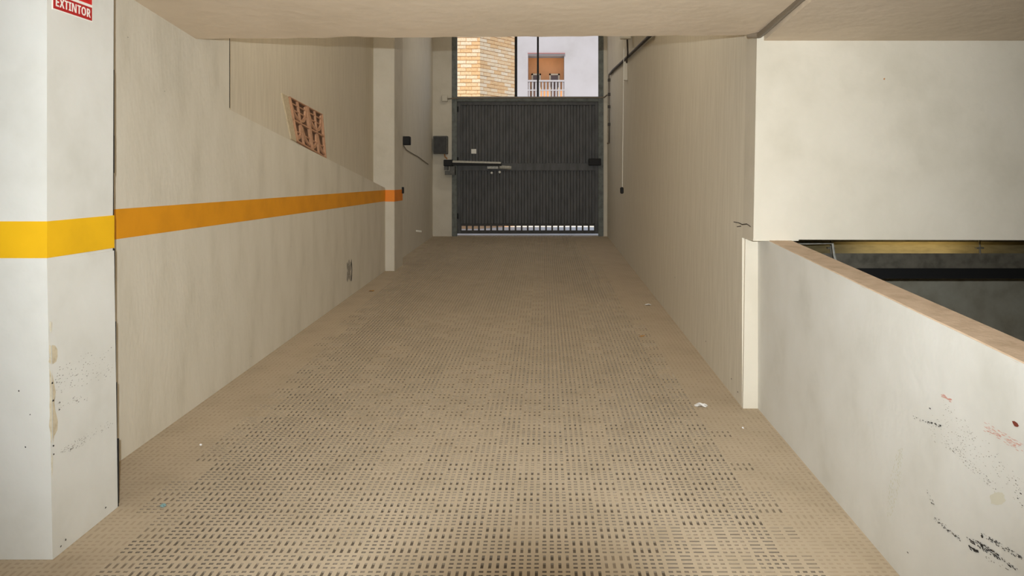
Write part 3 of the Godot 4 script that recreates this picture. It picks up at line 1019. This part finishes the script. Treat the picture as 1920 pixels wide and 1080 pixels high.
# ---------------------------------------------------------------- things on the side walls
func build_wall_fittings() -> void:
	var st := new_st()
	var p := Vector3(-2.125, at(762, 264, 12.05).y, -12.05)
	# photocell on the far left wall
	var ph := node("photocell")
	ph.position = p
	tag(ph, "black photocell box on the wall behind the pier", "photocell")
	cbox(st, Vector3(-0.01, -0.065, -0.06), Vector3(0.105, 0.065, 0.06), 0.01)
	mesh(st, "case", M.black, ph)
	st = new_st()
	cbox(st, Vector3(0.104, -0.03, -0.03), Vector3(0.110, 0.03, 0.03), 0.002)
	mesh(st, "lens", M.gate_dark, ph)
	st = new_st()
	var cab := []
	for q in [[757.0, 273.0], [762.0, 281.0], [775.0, 289.0], [783.0, 293.0], [795.0, 302.0], [803.0, 308.0]]:
		cab.append(on_side(q[0], q[1], -2.117))
	tube(st, cab, 0.006, 6)
	tag(mesh(st, "photocell_cable", M.conduit), "thin cable sloping down from the photocell", "cable")
	st = new_st()
	var b := on_side(752, 357, -1.98)
	cbox(st, Vector3(-1.99, b.y - 0.045, -11.20), Vector3(-1.965, b.y + 0.045, -11.12), 0.005)
	tag(mesh(st, "reflector", M.black), "tiny black reflector at the end of the orange band", "reflector")
	st = new_st()
	var wp := on_side(783, 433, -2.1)
	tube(st, [Vector3(-2.13, wp.y, wp.z), Vector3(-2.03, wp.y - 0.005, wp.z + 0.05)], 0.016, 10)
	tag(mesh(st, "pipe_stub", M.white_plastic), "white pipe stub low on the wall near the gate", "pipe")
	# conduits on the far right wall
	st = new_st()
	var x := XR - 0.02
	tube(st, [on_side(1224, 62, x), on_side(1182, 102, x), on_side(1150, 131, x), on_side(1143.5, 139, x)], 0.020, 10)
	tag(mesh(st, "slanting_conduit", M.cable), "dark conduit slanting along the upper ramp wall", "conduit")
	st = new_st()
	var c0 := on_side(1142, 139, x)
	var c1 := Vector3(c0.x, EYE - (268.0 - CENTRE.y) * -c0.z / FOCAL, c0.z)
	tube(st, [c0, c1, c1 + Vector3(-0.03, -0.01, 0.02)], 0.016, 10)
	var vc := mesh(st, "dropping_conduit", M.conduit)
	tag(vc, "grey conduit dropping down the wall beside the gate post", "conduit")
	for v in [150.0, 177.0, 200.0, 233.0]:
		st = new_st()
		var cy: float = EYE - (v - CENTRE.y) * -c0.z / FOCAL
		box(st, Vector3(c0.x - 0.022, cy - 0.025, c0.z - 0.03), Vector3(c0.x + 0.02, cy + 0.025, c0.z + 0.03))
		mesh(st, "clip", M.cable, vc)
	# pull switch with its trunking, cord and weight
	var ps := node("pull_switch")
	tag(ps, "white pull switch with a long cord and black weight", "pull switch")
	var w0 := on_side(1175, 116, XR)
	var w1y := EYE - (151.0 - CENTRE.y) * -w0.z / FOCAL
	st = new_st()
	cbox(st, Vector3(XR - 0.045, w1y, w0.z - 0.04), Vector3(XR + 0.01, w0.y, w0.z + 0.04), 0.006)
	mesh(st, "trunking", M.cream, ps)
	st = new_st()
	var s0 := at(1168, 66, 11.0)
	cbox(st, s0 + Vector3(-0.04, -0.055, -0.04), s0 + Vector3(0.11, 0.12, 0.04), 0.008)
	mesh(st, "switch_case", M.white_plastic, ps)
	st = new_st()
	tube(st, [at(1176, 70, 11.05), at(1177, 100, 10.95), at(1175, 117, 11.2)], 0.012, 8)
	mesh(st, "lead", M.cable, ps)
	st = new_st()
	tube(st, [at(1170, 72, 11.0), at(1168.5, 200, 11.0), at(1167, 352, 11.0)], 0.0045, 6)
	mesh(st, "cord", M.white_plastic, ps)
	st = new_st()
	var wt := at(1166, 357, 11.0)
	cbox(st, wt + Vector3(-0.023, -0.045, -0.023), wt + Vector3(0.023, 0.045, 0.023), 0.012)
	mesh(st, "weight", M.black, ps)
	# pipe along the step in the ceiling
	st = new_st()
	tube(st, [at(1404, 66, 4.60), at(1424, 66, 4.53), at(1437, 55.5, 4.40), at(1470, 26, 4.12), at(1502, -2, 3.86), at(1700, -150, 2.8)], 0.017, 12)
	tag(mesh(st, "ceiling_pipe", M.conduit), "grey-brown pipe along the step between two ceilings", "pipe")

# ---------------------------------------------------------------- extinguisher sign
func build_sign() -> void:
	var f := func(t: float, y: float, o: float) -> Vector3:      # on the column's inner face
		var d := lerpf(3.03, 3.287, t)
		return Vector3(col_x(2.0) + lerpf(0.0, 0.010, (d - 3.0) / 0.45) + o, y, -d)
	var s := node("extinguisher_sign")
	s.position = f.call(0.5, 2.155, 0.0)
	tag(s, "red and white EXTINTOR sign on the column", "sign")
	var k := -s.position
	var plate := func(t0: float, t1: float, y0: float, y1: float, o: float) -> SurfaceTool:
		var st := new_st()
		hexa(st, [f.call(t0, y0, 0.0) + k, f.call(t1, y0, 0.0) + k, f.call(t1, y0, o) + k, f.call(t0, y0, o) + k],
			[f.call(t0, y1, 0.0) + k, f.call(t1, y1, 0.0) + k, f.call(t1, y1, o) + k, f.call(t0, y1, o) + k])
		return st
	mesh(plate.call(0.0, 1.0, 2.152, 2.46, 0.002), "plate", M.sign_white, s)
	mesh(plate.call(0.015, 0.985, 2.157, 2.211, 0.0028), "text_field", M.red_dark, s)
	mesh(plate.call(0.015, 0.985, 2.222, 2.452, 0.0028), "pictogram_field", M.red, s)
	var tm := TextMesh.new()
	var font := SystemFont.new()
	font.font_names = PackedStringArray(["Droid Sans"])
	font.font_weight = 700
	tm.font = font
	tm.text = "EXTINTOR"
	tm.font_size = 48
	tm.pixel_size = 0.00098
	tm.depth = 0.0006
	tm.horizontal_alignment = HORIZONTAL_ALIGNMENT_CENTER
	tm.vertical_alignment = VERTICAL_ALIGNMENT_CENTER
	tm.material = M.sign_white
	var o := MeshInstance3D.new()
	o.name = "lettering"
	o.mesh = tm
	o.rotation.y = PI / 2 - 0.022
	var ab := tm.get_aabb()
	var wd := maxf(ab.size.x, 0.01)
	o.scale = Vector3(0.225 / wd, 1.0, 1.0)
	s.add_child(o)
	o.position = f.call(0.5, 2.184, 0.0032) + k
	# white flame-and-bottle emblem, mostly above the frame
	mesh(plate.call(0.60, 0.78, 2.26, 2.40, 0.0034), "emblem", M.sign_white, s)
	mesh(plate.call(0.40, 0.90, 2.231, 2.236, 0.0034), "emblem_line", M.red_dark, s)

# ---------------------------------------------------------------- paint chips, scuffs and cracks
func blot(st: SurfaceTool, c: Vector3, a: Vector3, b: Vector3, n: Vector3) -> void:
	var pts := []
	var m := 7
	blot_no += 1
	c += n * (0.0004 + 0.000004 * (blot_no % 300))
	for i in m:
		var t := TAU * i / m
		var r := rng.randf_range(0.6, 1.15)
		pts.append(c + (a * cos(t) + b * sin(t)) * r)
	poly(st, pts, n)

func build_marks() -> void:
	var col := get_node("wall_column")
	var par := get_node("wall_parapet")
	var wl := get_node("wall_left")
	var wr := get_node("wall_right")
	var cw := get_node("wall_cross")
	var side := func(u: float, v: float) -> Vector3:     # pixel on the column's inner face
		var d := 3.2
		for i in 4:
			var y := EYE - (v - CENTRE.y) * d / FOCAL
			d = FOCAL * -(col_x(y) + lerpf(0.004, 0.010, clampf(y / 2.7, 0, 1)) * (d - 3.0) / 0.45) / (CENTRE.x - u)
		return at(u, v, d) + Vector3(0.0012, 0, 0)
	# bare patches along the column's corner
	var k := 0
	for chip in [
		[[96.5, 602], [97.5, 606], [97, 618], [95.5, 625], [93, 618], [92.5, 606]],
		[[92, 647], [103, 648], [107, 655], [107.5, 668], [105, 678], [98, 683], [90, 679], [94, 670], [91.5, 660]],
		[[92, 692], [96, 700], [100, 714], [104, 735], [101, 750], [103, 768], [108, 790], [107, 806], [101, 818], [96, 832], [94, 812], [91, 798], [93, 780], [92, 760], [94, 738], [93, 716]],
		[[97, 850], [99.5, 856], [98.5, 880], [97.5, 895], [96, 870]]]:
		var st := new_st()
		var pts := []
		for q in chip:
			pts.append(side.call(maxf(q[0], 96.2 + (q[1] - 600.0) * 0.012), q[1]))
		poly(st, pts, Vector3.RIGHT)
		mesh(st, "paint_chip", M.chip, col)
		# the same loss wrapped a little onto the front face
		st = new_st()
		var fp := []
		for q in chip:
			var uu := 96.2 + (float(q[1]) - 600.0) * 0.012
			fp.append(at(uu - (uu - minf(q[0], uu - 1.0)) * 0.9, q[1], 2.9985))
		poly(st, fp, Vector3.BACK)
		mesh(st, "paint_chip", M.chip, col)
		k += 1
	# tyre and bumper rubs on the column
	var black := new_st()
	var grey := new_st()
	for band in [[[92, 712], [212, 650], 70, 14.0], [[98, 728], [212, 690], 90, 16.0], [[104, 762], [160, 745], 40, 7.0], [[112, 850], [212, 790], 70, 7.0], [[118, 846], [160, 828], 30, 5.0]]:
		for i in int(band[2]):
			var t := rng.randf()
			var u := lerpf(band[0][0], band[1][0], t) + rng.randf_range(-3, 3)
			var v: float = lerpf(band[0][1], band[1][1], t) + rng.randf_range(-1, 1) * float(band[3])
			if u < 103 or u > 210: continue
			var c: Vector3 = side.call(u, v)
			var sz := rng.randf_range(0.0008, 0.0028)
			blot(black if rng.randf() < 0.35 else grey, c, Vector3(0, sz * 0.35, -sz * 1.7), Vector3(0, sz * 0.6, 0), Vector3.RIGHT)
	for q in [[97, 718, 2.2], [98.5, 751, 2.6], [99, 836, 2.4], [99.5, 852, 2.2], [110, 768, 1.5], [122, 1012, 3.0], [113, 1024, 2.0], [197, 952, 2.0]]:
		var c2: Vector3 = side.call(q[0], q[1])
		blot(black, c2, Vector3(0, 0.0, -0.006), Vector3(0, q[2] * 0.002, 0), Vector3.RIGHT)
	for q in [[36, 733, 2.0], [48, 838, 1.6], [57, 777, 1.2]]:
		blot(black, at(q[0], q[1], 2.9985), Vector3(0.003, 0, 0), Vector3(0, q[2] * 0.002, 0), Vector3.BACK)
	stuff(mesh(black, "scuff_marks", M.scuff_black, col))
	stuff(mesh(grey, "rub_marks", M.scuff_grey, col))
	# parapet: rubs and scrapes
	var pp := func(u: float, v: float) -> Vector3: return on_side(u, v, XP) + Vector3(-0.0012, 0, 0)
	black = new_st()
	grey = new_st()
	var red := new_st()
	var pale := new_st()
	for band in [
		[[1712, 782], [1766, 800], 26, 3.0, 0.8, 1.0], [[1738, 790], [1764, 799], 16, 1.5, 1.0, 1.4],
		[[1766, 822], [1868, 915], 110, 9.0, 0.25, 0.8], [[1742, 800], [1850, 850], 120, 26.0, 0.12, 0.7], [[1770, 770], [1830, 830], 60, 24.0, 0.15, 0.7], [[1850, 850], [1919, 930], 60, 30.0, 0.1, 0.7],
		[[1752, 970], [1804, 1014], 40, 4.0, 0.75, 1.0], [[1755, 975], [1800, 1010], 20, 2.0, 0.9, 1.3],
		[[1815, 1010], [1910, 1068], 100, 3.0, 0.95, 1.3], [[1828, 1012], [1876, 1042], 60, 1.5, 0.9, 1.3], [[1840, 1000], [1918, 1048], 80, 4.0, 0.8, 1.1], [[1818, 1026], [1834, 1034], 16, 1.5, 1.0, 2.0], [[1850, 1046], [1890, 1066], 24, 3.0, 0.5, 0.8],
		[[1738, 920], [1752, 945], 8, 3.0, 0.6, 1.2], [[1900, 890], [1919, 950], 14, 10.0, 0.4, 1.0]]:
		for i in int(band[2]):
			var t := rng.randf()
			var u := lerpf(band[0][0], band[1][0], t) + rng.randf_range(-2, 2)
			var v: float = lerpf(band[0][1], band[1][1], t) + rng.randf_range(-1, 1) * float(band[3])
			var c: Vector3 = pp.call(u, v)
			var sz: float = rng.randf_range(0.0008, 0.0024) * float(band[5])
			blot(black if rng.randf() < float(band[4]) else grey, c, Vector3(0, 0.0, sz * 2.2), Vector3(0, sz * 0.7, 0), Vector3.LEFT)
	for q in [[1843, 1006, 3.0], [1828, 1032, 2.4], [1748, 943, 1.6], [1703, 1036, 1.4], [1745, 766, 1.5]]:
		blot(black, pp.call(q[0], q[1]), Vector3(0, 0, 0.008), Vector3(0, q[2] * 0.0016, 0), Vector3.LEFT)
	for i in 90:
		var t := rng.randf()
		blot(red, pp.call(lerpf(1850, 1915, t) + rng.randf_range(-6, 6), lerpf(800, 838, t) + rng.randf_range(-9, 9)), Vector3(0, 0, rng.randf_range(0.003, 0.012)), Vector3(0, 0.0008, 0), Vector3.LEFT)
	for i in 16:
		var t := rng.randf()
		blot(red, pp.call(lerpf(1768, 1784, t), lerpf(741, 751, t) + rng.randf_range(-3, 3)), Vector3(0, 0.001, 0.012), Vector3(0, 0.0016, 0), Vector3.LEFT)
	var ring := []
	for i in 26:
		var a := TAU * i / 26.0
		var r := rng.randf_range(0.85, 1.1)
		ring.append(pp.call(1871 + cos(a) * r * 15, 935 + sin(a) * r * 13))
	poly(pale, ring, Vector3.LEFT)
	for i in 140:
		var t := rng.randf()
		blot(pale, pp.call(lerpf(1690, 1668, t) + rng.randf_range(-1, 1) * (4 + 24 * t * (1 - t)), lerpf(840, 968, t)), Vector3(0, 0, 0.003), Vector3(0, rng.randf_range(0.002, 0.006), 0), Vector3.LEFT)
	stuff(mesh(black, "scuff_marks", M.scuff_black, par))
	stuff(mesh(grey, "rub_marks", M.scuff_grey, par))
	stuff(mesh(red, "red_paint_marks", M.scuff_red, par))
	stuff(mesh(pale, "filler_marks", M.scuff_pale, par))
	var rust := new_st()
	blot(rust, pp.call(1905, 795), Vector3(0, 0, 0.016), Vector3(0, 0.007, 0), Vector3.LEFT)
	mesh(rust, "rust_hole", M.scuff_rust, par)
	# upright rub and small specks on the ramp wall
	var marks := new_st()
	var ms := new_st()
	var lp := func(u: float, v: float) -> Vector3: return on_side(u, v, XL) + Vector3(0.0016, 0, 0)
	for i in 46:
		var t := rng.randf()
		var dark := rng.randf() < 0.35
		blot(marks if dark else ms, lp.call((658.3 + 1.2 * sin(t * 3.0)) if dark else lerpf(650.5, 657.5, rng.randf()), lerpf(490, 524, t)), Vector3(0, 0, 0.014 if dark else 0.03), Vector3(0, rng.randf_range(0.015, 0.04), 0), Vector3.RIGHT)
	for q in [[239, 70], [308, 171], [593, 702], [545, 462], [470, 668]]:
		blot(ms, lp.call(q[0], q[1]), Vector3(0, 0, 0.006), Vector3(0, 0.004, 0), Vector3.RIGHT)
	stuff(mesh(marks, "rub_marks", M.scuff_black, wl))
	stuff(mesh(ms, "rub_marks", M.scuff_grey, wl))
	# crack beside the overhanging wall end
	var rp := func(u: float, v: float) -> Vector3: return on_side(u, v, XR) + Vector3(-0.0016, 0, 0)
	var cr := new_st()
	for line in [[[1376, 416], [1386, 418], [1392, 421], [1401, 420], [1408, 425]], [[1382, 425], [1390, 424]]]:
		for i in line.size() - 1:
			var a: Vector3 = rp.call(line[i][0], line[i][1])
			var b: Vector3 = rp.call(line[i + 1][0], line[i + 1][1])
			var w := Vector3(0, rng.randf_range(0.0015, 0.003), 0)
			quad(cr, a - w, b - w, b + w, a + w, Vector3.LEFT)
	for q in [[1240, 575], [1324, 640], [1300, 655], [1266, 520], [1384, 735], [1372, 710], [1176, 390]]:
		blot(cr, rp.call(q[0], q[1]), Vector3(0, 0, 0.012), Vector3(0, 0.005, 0), Vector3.LEFT)
	mesh(cr, "crack", M.cable, wr)
	# nail hole in the cross wall
	var nail := new_st()
	blot(nail, at(1658, 148, 4.5585), Vector3(0.006, 0, 0), Vector3(0, 0.006, 0), Vector3.BACK)
	mesh(nail, "nail_hole", M.copper, cw)

# ---------------------------------------------------------------- litter on the ramp
func scrap(called: String, u: float, v: float, w: float, l: float, m: Material, turn: float) -> MeshInstance3D:
	var st := new_st()
	var c := on_floor(u, v)
	var n := 5
	var hs := []
	for i in n + 1:
		var row := []
		for j in n + 1:
			row.append(0.002 + 0.010 * rng.randf() * (1.0 if (i > 0 and i < n) else 0.3))
		hs.append(row)
	var ax := Vector3(cos(turn), 0, sin(turn))
	var az := Vector3(-sin(turn), 0, cos(turn))
	for i in n:
		for j in n:
			var p := []
			for q in [[i, j], [i + 1, j], [i + 1, j + 1], [i, j + 1]]:
				var taper := 1.0 - 0.25 * absf(float(q[1]) / n - 0.5) * 2.0
				p.append(ax * (float(q[0]) / n - 0.5) * w * taper + az * (float(q[1]) / n - 0.5) * l + Vector3(0, hs[q[0]][q[1]] + RISE * 0.0, 0))
			tri(st, p[0], p[1], p[2], ((p[1] - p[0]).cross(p[2] - p[0])).normalized() * signf(((p[1] - p[0]).cross(p[2] - p[0])).y))
			tri(st, p[0], p[2], p[3], ((p[2] - p[0]).cross(p[3] - p[0])).normalized() * signf(((p[2] - p[0]).cross(p[3] - p[0])).y))
	var o := mesh(st, called, m)
	o.position = c
	return o

func build_litter() -> void:
	tag(scrap("paper_scrap", 1314, 761, 0.085, 0.06, M.paper, 0.3), "crumpled white paper scrap on the floor near the white wall end", "paper scrap")
	tag(scrap("paper_scrap", 1215, 572, 0.07, 0.05, M.paper, 0.1), "small white paper scrap by the foot of the streaked ramp wall", "paper scrap")
	tag(scrap("paint_flake", 376, 836, 0.014, 0.012, M.paper, 0.5), "tiny white paint flake on the dusty floor by the orange-banded wall", "paint flake")
	tag(scrap("wrapper_scrap", 305, 950, 0.028, 0.03, M.blue, 0.2), "small blue-grey wrapper scrap on the floor by the column", "wrapper")
	tag(scrap("dry_leaf", 697, 546, 0.06, 0.05, M.leaf, 0.4), "dry brown leaf on the floor below the pier", "leaf")
	tag(scrap("dry_leaf", 1203, 631, 0.035, 0.05, M.leaf, 0.9), "dry brown leaf beside the long streaked wall", "leaf")
	tag(scrap("paint_flake", 1393, 804, 0.012, 0.012, M.paper, 0.9), "tiny white paint flake on the floor below the parapet end", "paint flake")

# ---------------------------------------------------------------- lamps
func luminaire(p: Vector3, along_x: bool, length: float, energy: float, label: String, tint := Color(1.0, 0.975, 0.93)) -> void:
	var l := node("tube_lamp")
	l.position = p
	tag(l, label, "lamp", "fluorescent lamps on the ceilings")
	var h := Vector3(length / 2, 0, 0.07) if along_x else Vector3(0.07, 0, length / 2)
	var st := new_st()
	cbox(st, Vector3(-h.x, -0.06, -h.z), Vector3(h.x, 0.0, h.z), 0.008)
	mesh(st, "housing", M.white_plastic, l)
	st = new_st()
	cbox(st, Vector3(-h.x * 0.96, -0.085, -h.z * 0.8), Vector3(h.x * 0.96, -0.058, h.z * 0.8), 0.01)
	mesh(st, "glowing_tube", M.tube_glow, l)
	var a := AreaLight3D.new()
	a.name = "tube_light"
	a.area_size = Vector2(h.x * 2 * 0.96, h.z * 2 * 0.8)
	a.area_normalize_energy = true
	a.light_color = tint
	a.light_energy = energy
	a.area_range = 40.0
	a.area_attenuation = 2.0
	a.shadow_enabled = true
	l.add_child(a)
	a.position = Vector3(0, -0.09, 0)
	a.rotation.x = -PI / 2

# lamp on the back of the deep ceiling slab, facing the gate
func bulkhead_lamp(p: Vector3, energy: float) -> void:
	var l := node("bulkhead_lamp")
	l.position = p
	tag(l, "white bulkhead lamp on the back of the ceiling slab facing the gate", "lamp")
	var st := new_st()
	cbox(st, Vector3(-0.62, -0.09, -0.06), Vector3(0.62, 0.09, 0.06), 0.01)
	mesh(st, "housing", M.white_plastic, l)
	st = new_st()
	cbox(st, Vector3(-0.6, -0.07, -0.09), Vector3(0.6, 0.07, -0.055), 0.01)
	mesh(st, "glowing_tube", M.tube_glow, l)
	var a := AreaLight3D.new()
	a.name = "bulkhead_light"
	a.area_size = Vector2(1.2, 0.14)
	a.area_normalize_energy = true
	a.light_color = Color(1.0, 0.965, 0.90)
	a.light_energy = energy
	a.area_range = 40.0
	a.area_attenuation = 2.0
	a.shadow_enabled = true
	l.add_child(a)
	a.position = Vector3(0, 0, -0.10)

func build_lamps() -> void:
	bulkhead_lamp(Vector3(-0.3, 4.45, -4.79), 5.0)
	luminaire(Vector3(-0.4, TOP, -13.0), true, 1.2, 1.6, "fluorescent tube lamp on the high ceiling near the gate")
	luminaire(Vector3(-0.2, 2.70, 0.9), true, 1.2, 3.2, "fluorescent tube lamp on the hall ceiling at the ramp foot")
	luminaire(Vector3(3.9, 2.70, 2.2), true, 1.2, 1.5, "fluorescent tube lamp on the hall ceiling over the lower ramp")
	luminaire(Vector3(3.08, 1.34, -6.66), true, 0.9, 0.15, "yellowish tube lamp above the steel lintel of the lower ramp", Color(1.0, 0.86, 0.5))

# ---------------------------------------------------------------- the photographer's camera (its lens shades the flash at the bottom of the frame)
func build_camera_stand() -> void:
	var c := node("photo_camera")
	c.position = Vector3(0, EYE - 0.05, 0.13)
	tag(c, "black camera with raised flash on a tripod", "camera")
	var st := new_st()
	tube(st, [Vector3(0, 0.05, -0.124), Vector3(0, 0.05, 0.012)], 0.0358, 32)
	mesh(st, "lens_barrel", M.black, c)
	st = new_st()
	tube(st, [Vector3(0, 0.05, -0.142), Vector3(0, 0.05, -0.123)], 0.0358, 32, false)
	tube(st, [Vector3(0, 0.05, -0.142), Vector3(0, 0.05, -0.123)], 0.0348, 32, false)
	mesh(st, "lens_hood", M.black, c)
	st = new_st()
	cbox(st, Vector3(-0.065, 0.0, 0.01), Vector3(0.065, 0.105, 0.07), 0.012)
	mesh(st, "body", M.black, c)
	st = new_st()
	cbox(st, Vector3(-0.033, 0.105, 0.012), Vector3(0.037, 0.175, 0.06), 0.006)
	mesh(st, "flash_head", M.black, c)
	st = new_st()
	wbox(st, -0.022, 0.026, 0.138, 0.162, -0.0125, -0.009)
	mesh(st, "flash_window", M.flash_glow, c)
	var t := node("tripod")
	t.position = Vector3(0, 0, 0.17)
	tag(t, "black tripod carrying the camera", "tripod")
	st = new_st()
	tube(st, [Vector3(0, EYE - 0.05, 0), Vector3(0, 0.95, 0)], 0.016, 12)
	mesh(st, "centre_column", M.black, t)
	for k in 3:
		var a := TAU * (k + 0.25) / 3.0
		st = new_st()
		tube(st, [Vector3(cos(a) * 0.02, 1.1, sin(a) * 0.02), Vector3(cos(a) * 0.42, 0.014 if sin(a) > -0.2 else 0.02, sin(a) * 0.42)], 0.013, 10)
		mesh(st, "leg", M.black, t)
